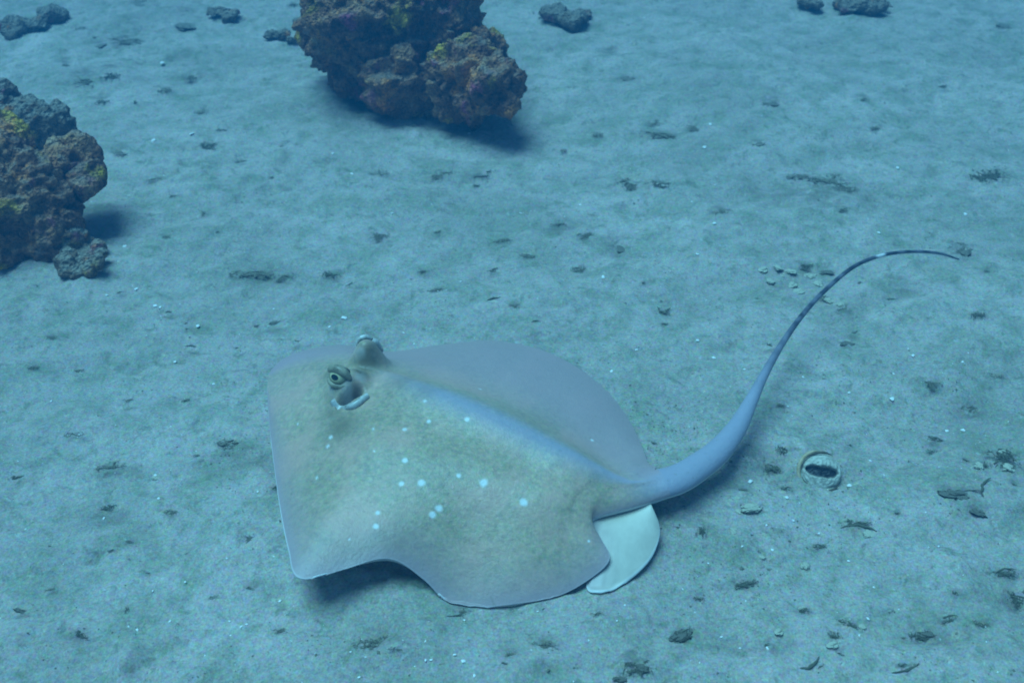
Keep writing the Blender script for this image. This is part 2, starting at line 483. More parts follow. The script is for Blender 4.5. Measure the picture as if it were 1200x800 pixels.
dark *= 0.75 + 0.25 * vnoise(X * 60, Y * 60, s=4)
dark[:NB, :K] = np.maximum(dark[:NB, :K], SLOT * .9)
pale = np.where(under > 0, 0.85, 0.0)
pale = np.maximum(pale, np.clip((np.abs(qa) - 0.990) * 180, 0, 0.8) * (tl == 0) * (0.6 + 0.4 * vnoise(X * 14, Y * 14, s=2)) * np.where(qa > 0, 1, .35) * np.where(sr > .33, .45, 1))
wp = at(1031, 300, .100)
gl = np.exp(-(((X - wp[0]) ** 2 + (Y - wp[1]) ** 2) / 0.014 ** 2) ** 2) * (tl > 0)  # pale ring and white glint painted on the thin tail
pale = np.maximum(pale, gl); dark *= 1 - gl
for (c, hh, rad) in EYE:     # pale crescents on the eye mounds
    d = np.sqrt((X - c[0]) ** 2 + (Y - c[1]) ** 2) / rad
    pale = np.maximum(pale, 0.30 * np.exp(-((d - 0.75) / 0.25) ** 2) * (under == 0) * np.clip(0.4 + vnoise(X * 60, Y * 60, s=8), 0, 1))
SPOTS = [(387, 512, 5), (385, 523, 5), (371, 559, 4), (474, 503, 5.5), (502, 494, 5), (547, 491, 6), (475, 539, 7), (470, 566, 7),
         (494, 566, 9), (538, 558, 5.5), (567, 565, 10), (613, 588, 9), (514, 595, 8), (508, 603, 8), (443, 601, 5), (440, 617, 7),
         (438, 502, 4), (498, 469, 4), (438, 529, 3.5), (349, 496, 3), (409, 631, 3), (694, 515, 4), (563, 456, 4), (690, 634, 3.5)]
vx = np.array([0, 0, CAM_H]); cd = RINGS - vx
den = cd[..., 1] * CP - cd[..., 2] * SP
PU = 600 + FPX * cd[..., 0] / den; PV = 400 - FPX * (cd[..., 1] * SP + cd[..., 2] * CP) / den
for (u, v, dpx) in SPOTS:            # find the skin point once, then a round spot in world space
    e = (PU - u) ** 2 + (PV - v) ** 2 + 1e6 * (under > 0)
    i = np.unravel_index(np.argmin(e), e.shape); c = RINGS[i]
    rr = dpx * 0.45 * mpp(c)
    d = np.sqrt(((RINGS - c) ** 2).sum(-1)) / rr * (1 + .18 * vnoise(X * 110, Y * 110, s=int(u)))
    pale = np.maximum(pale, np.clip(1.9 - 1.35 * d, 0, 1) * (under == 0))
def skin(u, v):
    e = (PU[:, :K] - u) ** 2 + (PV[:, :K] - v) ** 2
    e = e + 1e-1 * np.linalg.norm(cd[:, :K], axis=-1) * 50
    i, j = np.unravel_index(np.argmin(e), e.shape)
    n = np.cross(RINGS[i, min(j + 3, K - 1)] - RINGS[i, max(j - 3, 0)], RINGS[min(i + 3, nr - 1), j] - RINGS[max(i - 3, 0), j])
    n /= np.linalg.norm(n)
    return RINGS[i, j].copy(), (n if n[2] > 0 else -n)
brown = np.zeros_like(X)
for (u, v, ru, a) in ((398, 500, 22, .75), (390, 484, 14, .6), (430, 424, 15, 1.3), (424, 436, 12, 1.1), (433, 412, 12, .9), (392, 450, 12, .8), (384, 440, 10, .55), (410, 444, 9, .5),
                      (470, 446, 14, .4), (500, 458, 14, .25), (690, 552, 20, .2), (460, 640, 26, .25), (420, 648, 24, .25)):  # ridge crease and wing fold shade painted in with the brown patches
    c = skin(u, v)[0]; rr = ru * mpp(c)
    brown = np.maximum(brown, a * np.exp(-((RINGS - c) ** 2).sum(-1) / rr ** 2))
brown = np.clip(brown, 0, .95) * (under == 0)
far_w = np.clip((-qa - .12) * 2.2, 0, .85)  # far wing toned darker mauve towards its edge
margin = np.where(tl > 0, 0, far_w * .9 + np.clip((qa - .72) * 2.6, 0, .7) + np.clip(.16 - sr, 0, .16) * 2.5)
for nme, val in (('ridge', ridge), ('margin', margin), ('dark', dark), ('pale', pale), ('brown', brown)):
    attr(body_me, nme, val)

stingray = bpy.data.objects.new('stingray', None); COL.objects.link(stingray)
base = on_ground(540, 560)
stingray.location = base
stingray['label'] = 'olive grey stingray with white spots and long whip tail gliding over the sand'
stingray['category'] = 'stingray'
def ray_part(name, me, mat, parent=None, label=None):
    o = obj(name, me, mat, parent or stingray, label)
    o.matrix_parent_inverse = stingray.matrix_world.inverted() if False else o.matrix_parent_inverse
    return o
def shift(me):
    """mesh in world coordinates -> coordinates about the ray's base"""
    me.transform(__import__('mathutils').Matrix.Translation(-Vector(base))); return me
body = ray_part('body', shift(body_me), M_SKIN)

# pelvic fin: root line on the body and a rounded free lobe
root = catmull([at(*p) for p in ((756, 580, .060), (736, 588, .056), (715, 592, .054), (692, 598, .052))], 60)
rim = catmull([at(*p) for p in ((759, 590, .062), (770, 606, .052), (773, 628, .040), (762, 655, .028), (740, 677, .020), (719, 692, .016),
                                (704, 698, .014), (691, 695, .014), (687, 684, .016), (690, 660, .026), (688, 630, .040), (684, 604, .050))], 60)
tt = np.linspace(0, 1, 40)[None, :, None]
PF = root[:, None] * (1 - tt) + rim[:, None] * tt
PF[..., 2] += 0.012 * np.sin(tt[..., 0] * math.pi) + 0.0005 * np.sin(np.linspace(0, 70, 60))[:, None] * tt[..., 0] ** 3
PF[..., 2] = np.maximum(PF[..., 2], ground(PF[..., 0], PF[..., 1]) + 0.006)
PB = PF[:, ::-1].copy(); PB[..., 2] -= 0.0025 + 0.004 * np.sin(tt[..., 0][:, ::-1] * math.pi)
FIN = np.concatenate((PF, PB), 1)
fin_me = grid_mesh('pelvic_fin', FIN, close_v=True)
t = NT('pelvic_skin', 0.4, 0.35)
c = t.ramp(t.noise(18.0, 4, 0.6), [(0.3, (0.50, 0.44, 0.36)), (0.7, (0.66, 0.59, 0.49))])
c = t.mix(c, (0.46, 0.36, 0.36), t.att('tip'))
c = t.mix(c, (0.42, 0.37, 0.27), t.att('root'))
c = t.mix(c, (0.82, 0.80, 0.78), t.att('rim'))
t.bump(t.noise(120.0, 4, 0.6), 0.2, 0.003)
M_PELV = t.color(c)
qt = np.concatenate((np.linspace(0, 1, 40), np.linspace(1, 0, 40)))[None].repeat(60, 0)
attr(fin_me, 'root', np.clip(1 - qt / .3, 0, 1))
attr(fin_me, 'rim', np.clip((qt - 0.965) * 40, 0, 1) * 0.85)
attr(fin_me, 'tip', np.clip((np.linspace(0, 1, 60)[:, None] - 0.42) * 3, 0, 1) * np.clip(qt * 1.3, 0, 1) * 0.9)
ray_part('pelvic_fin', shift(fin_me), M_PELV, label='pale rounded fin beside the tail root')

# eyes and spiracles
def frame(n, up=(0, 0, 1)):
    n = np.array(n, float); n /= np.linalg.norm(n)
    a = np.cross(up, n); a /= np.linalg.norm(a)
    return a, np.cross(n, a), n

def cap_mesh(name, c, n, rx, ry, rz, hfun=None, nu=48, nv=24, vmax=math.pi * 0.62, up=(0, 0, 1)):
    a, b, n = frame(n, up)
    th = np.linspace(0, 2 * math.pi, nu, endpoint=False)[:, None]; ph = np.linspace(0.001, vmax, nv)[None]
    lx, ly, lz = np.sin(ph) * np.cos(th) * rx, np.sin(ph) * np.sin(th) * ry, np.cos(ph) * rz + 0 * th
    P = np.asarray(c) + lx[..., None] * a + ly[..., None] * b + lz[..., None] * n
    return grid_mesh(name, P, close_u=True), lx, ly

def tube_mesh(name, pts, radii, ns=14):
    pts = np.asarray(pts); n = len(pts)
    tg = np.gradient(pts, axis=0); tg /= np.linalg.norm(tg, axis=1)[:, None] + 1e-12
    ref = np.array((0.13, 0.31, 0.94)); s1 = np.cross(tg, ref); s1 /= np.linalg.norm(s1, axis=1)[:, None]
    s2 = np.cross(s1, tg)
    th = np.linspace(0, 2 * math.pi, ns, endpoint=False)
    P = pts[:, None] + np.asarray(radii)[:, None, None] * (np.cos(th)[None, :, None] * s1[:, None] + np.sin(th)[None, :, None] * s2[:, None])
    return grid_mesh(name, P, close_v=True)

t = NT('eye', 0.15, 0.6)
c = t.ramp(t.att('iris'), [(0.0, (0.015, 0.02, 0.02)), (0.34, (0.015, 0.02, 0.02)), (0.42, (0.62, 0.55, 0.30)), (0.75, (0.30, 0.28, 0.16)), (0.95, (0.06, 0.06, 0.045))])
M_EYE = t.color(c)
M_LID = mat_plain('eyelid_skin', (0.15, 0.125, 0.08), (0.40, 0.34, 0.23), 70, 0.35, 0.4, 0.2)
M_LIP = mat_plain('spiracle_lip', (0.26, 0.24, 0.20), (0.80, 0.78, 0.74), 42, 0.25, 0.5, 0.1)
M_HOLE = mat_plain('spiracle_inside', (0.03, 0.03, 0.03), (0.07, 0.065, 0.055), 60, 0.5, 0.3, 0.1)

def eye(u, v, z, n, r, name='eye'):
    c = at(u, v, z)
    me, lx, ly = cap_mesh('eyeball', c, n, r, r * 0.85, r)
    attr(me, 'iris', np.sqrt(lx ** 2 * 1.0 + (ly * 1.5) ** 2) / r)
    e = ray_part(name, shift(me), M_EYE)
    a, b, nn = frame(n)
    for sgn, bul, rad in ((1, 0.62, 0.30), (-1, 0.72, 0.20)):
        k = np.linspace(-1.25, 1.25, 30)
        pts = np.array([c + a * r * math.sin(x) * 1.12 + b * r * sgn * bul * math.cos(x) + nn * r * (0.25 + 0.42 * math.cos(x)) for x in k])
        obj('eyelid', shift(tube_mesh('eyelid', pts, r * rad * (0.35 + 0.65 * np.cos(k * 1.15).clip(0, 1)), 12)), M_LID, e)
    return e

def spiracle(px, rad, bright):
    """pale rolled lip round the lower side of a slot, laid on the skin"""
    pts = [skin(*p) for p in px]
    c = catmull([p + n * rad * .35 for p, n in pts], 44)
    k = np.linspace(0, 1, 44)
    return ray_part('spiracle_lip', shift(tube_mesh('spiracle_lip', c, rad * (.72 + .28 * np.sin(k * math.pi) ** .5) * (1 + bright * np.exp(-((k - .3) / .2) ** 2)), 14)), M_LIP)

def eye_on(u, v, n, r, sink, off=(0, 0, 0), lid=None):
    p = skin(u, v)[0] + np.array(off)
    c = p - np.array(n) / np.linalg.norm(n) * r * sink
    me, lx, ly = cap_mesh('eyeball', c, n, r, r * 0.85, r)
    attr(me, 'iris', np.sqrt(lx ** 2 + (ly * 1.5) ** 2) / r)
    e = ray_part('eye', shift(me), M_EYE)
    a, b, nn = frame(n)
    for sgn, bul, rad in ((1, 0.66, 0.42), (-1, 0.78, 0.24)):
        k = np.linspace(-1.35, 1.35, 30)
        pts = np.array([c + a * r * math.sin(x) * 1.1 + b * r * sgn * bul * math.cos(x) + nn * r * (0.15 + 0.50 * math.cos(x)) for x in k])
        obj('eyelid', shift(tube_mesh('eyelid', pts, r * rad * (0.4 + 0.6 * np.cos(k * 1.1).clip(0, 1)), 12)), lid or M_LID, e)

eye_on(397, 441, (-0.42, -0.72, 0.50), .024, .30)
spiracle(((390, 469), (399, 480), (415, 476), (431, 464)), .0080, .10)
eye_on(428, 399, (-0.40, 0.90, 0.15), .015, .3, (-.006, .016, -.018), M_LIP)
spiracle(((438, 396), (443, 399), (446, 405), (446, 412)), .0055, .3)

# ------------------------------------------------------------------ rocks
def blob_rock(name, blobs, voxel, amp, mat, label, cat='rock', seed=0, group=None, knobs=1.0):
    """blobs: (centre, (rx, ry, rz)); welded by voxel remesh, then roughened"""
    import bmesh
    bm = bmesh.new()
    from mathutils import Matrix
    for (c, r) in blobs:
        bmesh.ops.create_icosphere(bm, subdivisions=3, radius=1.0,
                                   matrix=Matrix.Translation(Vector(c)) @ Matrix.Diagonal((*r, 1.0)))
    me0 = bpy.data.meshes.new('tmp'); bm.to_mesh(me0); bm.free()
    o = bpy.data.objects.new('tmp', me0); COL.objects.link(o)
    md = o.modifiers.new('r', 'REMESH'); md.mode = 'VOXEL'; md.voxel_size = voxel
    sm = o.modifiers.new('s', 'SMOOTH'); sm.iterations = 3
    me = bpy.data.meshes.new_from_object(o.evaluated_get(bpy.context.evaluated_depsgraph_get()))
    bpy.data.objects.remove(o)
    n = len(me.vertices)
    co = np.zeros(n * 3); me.vertices.foreach_get('co', co); co = co.reshape(-1, 3)
    no = np.zeros(n * 3); me.vertices.foreach_get('normal', no); no = no.reshape(-1, 3)
    x, y, z = co.T
    d = amp * (1.1 * fbm(x * 7, y * 7, z * 7, s=seed, o=3) + 0.55 * (1 - 2 * np.abs(fbm(x * 17, y * 17, z * 17, s=seed + 5, o=3)))
               + knobs * 0.65 * np.maximum(vnoise(x * 42, y * 42, z * 42, s=seed + 9), -0.2) + 0.22 * vnoise(x * 85, y * 85, z * 85, s=seed + 13))
    def wor(f, sd):
        return np.maximum(vnoise(x * f, y * f, z * f, s=sd), 0) ** .6
    d = d + amp * knobs * (.45 * wor(60, seed + 41) + .25 * wor(110, seed + 47)) - amp * .9 * np.maximum(-fbm(x * 11, y * 11, z * 11, s=seed + 60, o=3) - .25, 0)
    jag = amp * 0.3 * np.stack([vnoise(x * 38, y * 38, z * 38, s=seed + 20 + k) for k in range(3)], -1)
    co = co + no * d[:, None] + jag
    org = co.mean(0); org[2] = float(ground(org[0], org[1]))
    me.vertices.foreach_set('co', (co - org).reshape(-1).astype(np.float32)); me.update()
    me.polygons.foreach_set('use_smooth', [True] * len(me.polygons)); me.materials.clear()
    me.name = name
    r = obj(name, me, mat, None, label, cat, group)
    r.location = org
    return r

def B(u, v, z, rpx, sy=1.0, sz=1.0):
    c = at(u, v, z); r = rpx * mpp(c)
    return (c, (r, r * sy, r * sz))

blob_rock('reef_boulder', [B(440, 38, .20, 72), B(402, 30, .22, 42, 1, 1.1), B(500, 40, .20, 62), B(478, 88, .12, 42, 1, .9), B(545, 92, .15, 46, 1, .85),
                           B(578, 104, .16, 25), B(562, 66, .16, 30), B(420, 5, .32, 55, 1, .8), B(490, -10, .34, 70, 1, .8), B(522, 20, .26, 38), B(430, 70, .10, 48, 1, .8), B(500, 100, .06, 45, .8, .9)],
          .0075, .030, M_ROCK, 'large knobbly brown boulder crusted with yellow and purple growth, behind the ray', 'boulder', 1)
blob_rock('reef_boulder', [B(26, 236, .12, 54), B(-30, 215, .15, 80), B(73, 200, .16, 27, 1, 1.1), B(84, 184, .18, 21), B(20, 200, .20, 40, 1, .6),
                           B(52, 270, .06, 36), B(88, 214, .14, 18), B(-10, 275, .06, 50)],
          .006, .020, M_ROCK, 'lumpy brown boulder with silt on top and an orange patch, left of the ray', 'boulder', 4)
blob_rock('rear_rock', [B(28, 152, .08, 38, 1, .9), B(62, 146, .07, 20), B(-20, 140, .10, 50), B(20, 165, .05, 40)],
          .007, .018, M_ROCK2, 'dark grey craggy rock standing just behind the lumpy brown boulder', 'rock', 8)
blob_rock('crusted_stone', [B(95, 304, .010, 22, 1, .35)] + [B(94 + 22 * math.cos(a_) + 4, 303 + 15 * math.sin(a_) - 5 * math.cos(a_), .022 + .012 * math.sin(2 * a_ + 1), 9.5) for a_ in np.linspace(0, 2 * math.pi, 11)[:-1]] + [B(88, 282, .03, 17), B(70, 288, .03, 18)],
          .0045, .008, M_ROCK2, 'small hollow-topped crusted stone at the foot of the lumpy brown boulder', 'stone', 12)
far = [((18, 36, .03, 13), (42, 30, .03, 14), (60, 18, .03, 14), (8, 28, .02, 10), 'low dark rock ridge on far sand, well behind the craggy rock'),
       ((250, 15, .025, 12), (270, 19, .025, 12), (262, 13, .03, 10), None, 'flat dark rock lying on the far sand left of the large boulder'),
       ((316, 40, .02, 11), (330, 40, .02, 9), (343, 48, .02, 9), None, 'low dark crescent of rock beside the foot of the large boulder'),
       ((650, 16, .03, 17), (672, 22, .03, 16), (685, 18, .02, 12), None, 'hazy flat rock on the sand right of the large boulder'),
       ((1000, 8, .03, 18), (1022, 10, .03, 14), None, None, 'faint grey rock far off in the blue haze'),
       ((354, 24, .03, 11), (358, 30, .03, 10), None, None, 'small dark rock touching the left flank of the large boulder'),
       ((946, 2, .03, 10), (956, 6, .03, 8), None, None, 'small dim rock in the haze beside the faint grey rock'),
       ((1032, 2, .03, 9), (1040, 6, .03, 8), None, None, 'little dark stone in the haze just past the faint grey rock')]
for i, row in enumerate(far):
    bl = [B(p[0], p[1], p[2] * .6, p[3], 1, .38) for p in row[:-1] if p]
    blob_rock('far_rock', bl, .008, .016, M_ROCK3, row[-1], 'rock', 30 + i, 'low rocks on the far sand')

# ------------------------------------------------------------------ half buried shell near the tail
sh_c = on_ground(962, 558) + np.array((0, 0, .0125))
sa, sb, sn = frame((-0.10, -0.62, 0.78))
NU, NV = 72, 40
th = np.linspace(0, 2 * math.pi, NU, endpoint=False)[:, None]; rr = np.linspace(0.02, 1, NV)[None]
R0 = .039
lx, ly = rr * np.cos(th) * R0 * 1.06, rr * np.sin(th) * R0 * 0.98
slw = .0105 * np.clip(1 - (np.abs(lx + .002) / .031) ** 3.5, 0, 1) ** .5 + .0016 * vnoise(lx * 170, ly * 60, s=16)
slot = 1 / (1 + np.exp(-(slw - np.abs(ly + .001 - 3 * lx ** 2 + .05 * lx)) / .0009))
hz = 0.012 * (1 - rr ** 2) - 0.013 * slot + 0.0018 * vnoise(lx * 260, ly * 260, s=6) - 0.012 * np.clip((rr - .86) / .14, 0, 1) ** 2
P = sh_c + lx[..., None] * sa + ly[..., None] * sb + hz[..., None] * sn
sh_me = grid_mesh('shell_face', P, close_u=True)
sh_me.transform(__import__('mathutils').Matrix.Translation(-Vector(sh_c)))
attr(sh_me, 'slot', slot)
t = NT('shell_face', 0.5, 0.4)
c = t.ramp(t.noise(95.0, 5, 0.7), [(0.3, (0.30, 0.28, 0.22)), (0.7, (0.66, 0.62, 0.53))])
c = t.mix(c, (0.035, 0.035, 0.04), t.att('slot'))
t.bump(t.noise(160.0, 4, 0.7), 0.5, 0.003)
M_SF = t.color(c)
shell = bpy.data.objects.new('buried_shell', None); COL.objects.link(shell)
shell.location = sh_c
shell['label'] = 'half-buried round pale shell with a dark slot and tan rim near the tail'
shell['category'] = 'shell'
obj('shell_face', sh_me, M_SF, shell)
M_TAN = mat_plain('shell_rim_tan', (0.40, 0.27, 0.14), (0.60, 0.46, 0.30), 80, 0.5, 0.4, 0.3)
M_UMB = mat_plain('shell_rim_dark', (0.07, 0.055, 0.035), (0.16, 0.12, 0.08), 80, 0.6, 0.3, 0.3)
def arc(a0, a1, rad, tb, mat, lift=0.0):
    a = np.linspace(a0, a1, 40)
    pts = np.array([sa * R0 * 1.06 * rad * math.cos(x) + sb * R0 * rad * math.sin(x) + sn * (lift + .0015 * math.sin(5 * x)) for x in a])
    obj('rim', tube_mesh('rim', pts, tb * np.clip(np.minimum(a - a[0], a[-1] - a) * 2.5, 0.2, 1), 10), mat, shell)
arc(math.radians(100), math.radians(222), 1.13, .0042, M_TAN, .000)
arc(math.radians(62), math.radians(140), 1.02, .0026, M_UMB, .001)
arc(math.radians(200), math.radians(325), 1.02, .0032, M_UMB, .002)

# ------------------------------------------------------------------ rubble, weed and shell bits
import bmesh
def lump_mesh(seed, flat=0.5):
    bm = bmesh.new(); bmesh.ops.create_icosphere(bm, subdivisions=4, radius=0.5)
    for v in bm.verts:
        x, y, z = v.co
        k = 1 + 0.55 * float(fbm(np.array(x * 3.2), np.array(y * 3.2), np.array(z * 3.2), s=seed, o=4, g=.6)) + 0.26 * float(vnoise(x * 11, y * 11, z * 11, s=seed + 3)) + 0.16 * float(vnoise(x * 24, y * 24, z * 24, s=seed + 5))
        k = min(max(k, .62), 1.35)
        v.co = Vector((x * k, y * k, z * k * flat))
    me = bpy.data.meshes.new('lump'); bm.to_mesh(me); bm.free()
    me.polygons.foreach_set('use_smooth', [True] * len(me.polygons))
    return me

def flakes(V, Fc, c, n, sx, sy, sz, size, rg):
    for _ in range(n):
        p = np.array((rg.normal(0, sx), rg.normal(0, sy), abs(rg.normal(0, sz)))) + c
        d = rg.normal(size=3); d[2] *= 0.6; d /= np.linalg.norm(d)
        e = np.cross(d, rg.normal(size=3)); e /= np.linalg.norm(e)
        L, W = size * rg.uniform(.6, 1.7), size * rg.uniform(.25, .6)
        b = len(V)
        nn = np.cross(d, e) * W * .35
        V += [p - d * L, p + e * W + nn, p + d * L, p - e * W + nn, p - nn]
        Fc += [(b, b + 1, b + 4), (b + 1, b + 2, b + 4), (b + 2, b + 3, b + 4), (b + 3, b, b + 4), (b, b + 3, b + 2, b + 1)]

def tuft_mesh(seed):
    """a few tangled strands with crumbs caught along them"""
    rg = np.random.default_rng(seed); V, Fc = [], []
    for _ in range(4):
        k = np.linspace(-1, 1, 11); a = rg.uniform(-1.2, 1.2); L = rg.uniform(.22, .46); o = rg.normal(0, .07, 2)
        wob = .22 * vnoise(k * 3.1, k * 0 + seed * 3.3 + _, s=seed + _)
        pts = np.stack((o[0] + k * L * math.cos(a) - wob * math.sin(a), o[1] + k * L * math.sin(a) * .7 + wob * math.cos(a), .035 + .05 * np.abs(vnoise(k * 2, k * 0 + _, s=seed + 7))), -1)
        rad = .032 * (1 - .7 * np.abs(k) ** 2) * rg.uniform(.6, 1.3)
        th = np.linspace(0, 2 * math.pi, 6, endpoint=False); b0 = len(V)
        for p, r in zip(pts, rad * (1 + .4 * rg.normal(size=11)).clip(.4, 2)):
            V += [p + r * np.array((-math.sin(a) * math.cos(t_), math.cos(a) * math.cos(t_), math.sin(t_))) for t_ in th]
        Fc += [(b0 + i * 6 + j, b0 + i * 6 + (j + 1) % 6, b0 + i * 6 + 6 + (j + 1) % 6, b0 + i * 6 + 6 + j) for i in range(10) for j in range(6)]
        for p in pts[::2]:
            flakes(V, Fc, p - np.array((0, 0, .03)), 6, .065, .065, .025, .034, rg)
    return mesh_from('tuft', V, Fc, False)

def arc_mesh(seed):
    rg = np.random.default_rng(seed)
    bend = rg.uniform(.25, .7)
    k = np.linspace(-1, 1, 18)
    pts = np.stack((k * .5, bend * (.5 - k ** 2) * .35 + .035 * vnoise(k * 3, k * 0 + seed, s=seed), .05 + .04 * vnoise(k * 2.5, k * 0 + seed * 2., s=seed + 1)), -1)
    return tube_mesh('twig', pts, .055 * (1 - .75 * np.abs(k) ** 2.5) * (1 + .35 * vnoise(k * 6, k * 0, s=seed + 2)), 8)

def chip_mesh(seed):
    rg = np.random.default_rng(seed)
    n = 9; th = np.sort(rg.uniform(0, 2 * math.pi, n)); r = rg.uniform(.34, .55, n)
    V = [(math.cos(a) * q_, math.sin(a) * q_ * .8, 0) for a, q_ in zip(th, r)] + [(math.cos(a) * q_ * .82, math.sin(a) * q_ * .66, .13) for a, q_ in zip(th, r)] + [(0, 0, .2), (0, 0, -.05)]
    Fc = []
    for i in range(n):
        j = (i + 1) % n
        Fc += [(i, j, n + j, n + i), (n + i, n + j, 2 * n), (j, i, 2 * n + 1)]
    return mesh_from('chip', V, Fc, False)

LUMP = [lump_mesh(k, .45 + .1 * (k % 3)) for k in range(6)]
TUFT = [tuft_mesh(k) for k in range(8)]
ARC = [arc_mesh(k) for k in range(6)]
CHIP = [chip_mesh(k) for k in range(6)]
_cache = {}
def variant(me, mat):
    key = (me.name, mat.name)
    if key not in _cache:
        m = me.copy(); m.materials.clear(); m.materials.append(mat); _cache[key] = m
    return _cache[key]

def place(name, me, mat, u, v, wpx, asp, rot, label, cat, group, lift=0.0, zs=1.0):
    p = on_ground(u, v)
    dep = PITCH + math.atan((v - 400) / FPX)
    L = wpx * mpp(p)
    o = obj(name, variant(me, mat), None, None, label, cat, group)
    o.location = (p[0], p[1], p[2] + lift * L)
    o.rotation_euler = (random.uniform(-.15, .15), random.uniform(-.15, .15), math.radians(rot))
    o.scale = (L, L * asp / math.sin(dep), L * zs * max(asp, .35))
    return o

def looks(wd, asp):
    return ('tiny' if wd < 9 else 'small' if wd < 16 else 'middling' if wd < 26 else 'large') + (' narrow' if asp < .33 else ' rounded' if asp > .55 else '')

def where(u, v):
    if u < 150 and v < 130: return 'on the sand behind the craggy rock'
    if u < 160 and v < 345: return 'beside the lumpy brown boulder'
    if u < 360 and v < 130: return 'on the far sand left of the large boulder'
    if u < 330 and v < 370: return 'on the sand between the brown boulder and the ray'
    if u < 330 and v < 480: return 'on the sand behind the snout'
    if u < 345: return 'on the sand ahead of the snout'
    if u < 600 and v < 400: return 'on the sand between the large boulder and the ray'
    if v < 130: return 'on the hazy far sand right of the large boulder'
    if v < 290: return 'on the open sand behind the tail tip'
    if u < 870 and v < 540: return 'on the sand in the curve between disc and tail'
    if u < 810 and v > 600: return 'on the sand in front of the near wing'
    if u > 1060 and 500 < v < 625: return 'in the dark litter patch past the round shell'
    if v < 420: return 'on the sand around the thin end of the tail'
    if v < 600: return 'on the sand close to the half-buried shell'
    return 'on the sand in front of the half-buried shell'

# dark fragments, many standing in for shaded undersides of sand bumps: photo x, y, length px, aspect, rotation
D_LUMP = [(225, 404, 15, .45, 8), (140, 342, 10, .5, 20), (198, 365, 10, .5, -10), (323, 377, 15, .35, 30), (300, 382, 8, .6, 0),
 (278, 408, 9, .5, 0), (725, 292, 17, .6, -30), (660, 177, 10, .5, 35), (888, 172, 20, .4, 20), (732, 92, 25, .35, 0),
 (217, 31, 20, .5, 40), (93, 37, 15, .6, 0), (115, 54, 16, .5, 10), (799, 744, 27, .5, 28), (1118, 578, 30, .42, -8),
 (1144, 598, 22, .42, -40), (1131, 539, 11, .5, -30), (1096, 513, 14, .45, -25), (1051, 601, 9, .5, 15), (1039, 717, 18, .4, 0), (1082, 744, 26, .5, -15),
 (590, 777, 12, .6, -30), (518, 778, 6, .6, 0), (750, 782, 20, .45, -15), (757, 775, 10, .5, 30), (730, 795, 20, .45, 0),
 (172, 671, 10, .5, 10), (118, 646, 13, .4, -10), (130, 645, 11, .5, 30), (219, 649, 6, .8, 0), (26, 717, 24, .22, -18), (985, 766, 9, .6, -30),
 (1186, 567, 13, .5, -40), (1126, 293, 22, .7, 0), (1155, 317, 12, .5, -20), (968, 319, 16, .4, 0), (993, 403, 16, .4, 8), (778, 380, 12, .5, -20),
 (778, 352, 10, .4, 30), (755, 332, 7, .6, -20), (764, 519, 14, .5, -20), (902, 122, 18, .4, 10), (715, 57, 17, .5, 0), (996, 522, 12, .35, 0),
 (217, 13, 11, .6, 0), (162, 4, 24, .4, 10), (258, 153, 10, .5, -30), (1178, 33, 16, .5, 0), (58, 640, 5, .8, 0), (1007, 331, 8, .5, 0), (888, 350, 8, .6, 0),
 (327, 331, 8, .5, 0), (315, 314, 8, .5, 25), (410, 333, 11, .4, 35), (254, 272, 8, .6, 0), (512, 272, 11, .5, 20), (558, 218, 10, .5, 0), (627, 376, 14, .3, -8),
 (495, 318, 11, .5, 30), (320, 208, 10, .5, -20), (348, 400, 7, .6, 0), (218, 379, 5, .8, 0), (1058, 747, 9, .5, -10), (899, 755, 10, .6, 30), (994, 571, 6, .7, 0),
 (110, 44, 9, .5, 70), (342, 6, 9, .8, 60), (265, 153, 10, .5, -40), (160, 121, 10, .6, 0), (1105, 102, 13, .5, 0), (1010, 117, 14, .5, -15)]
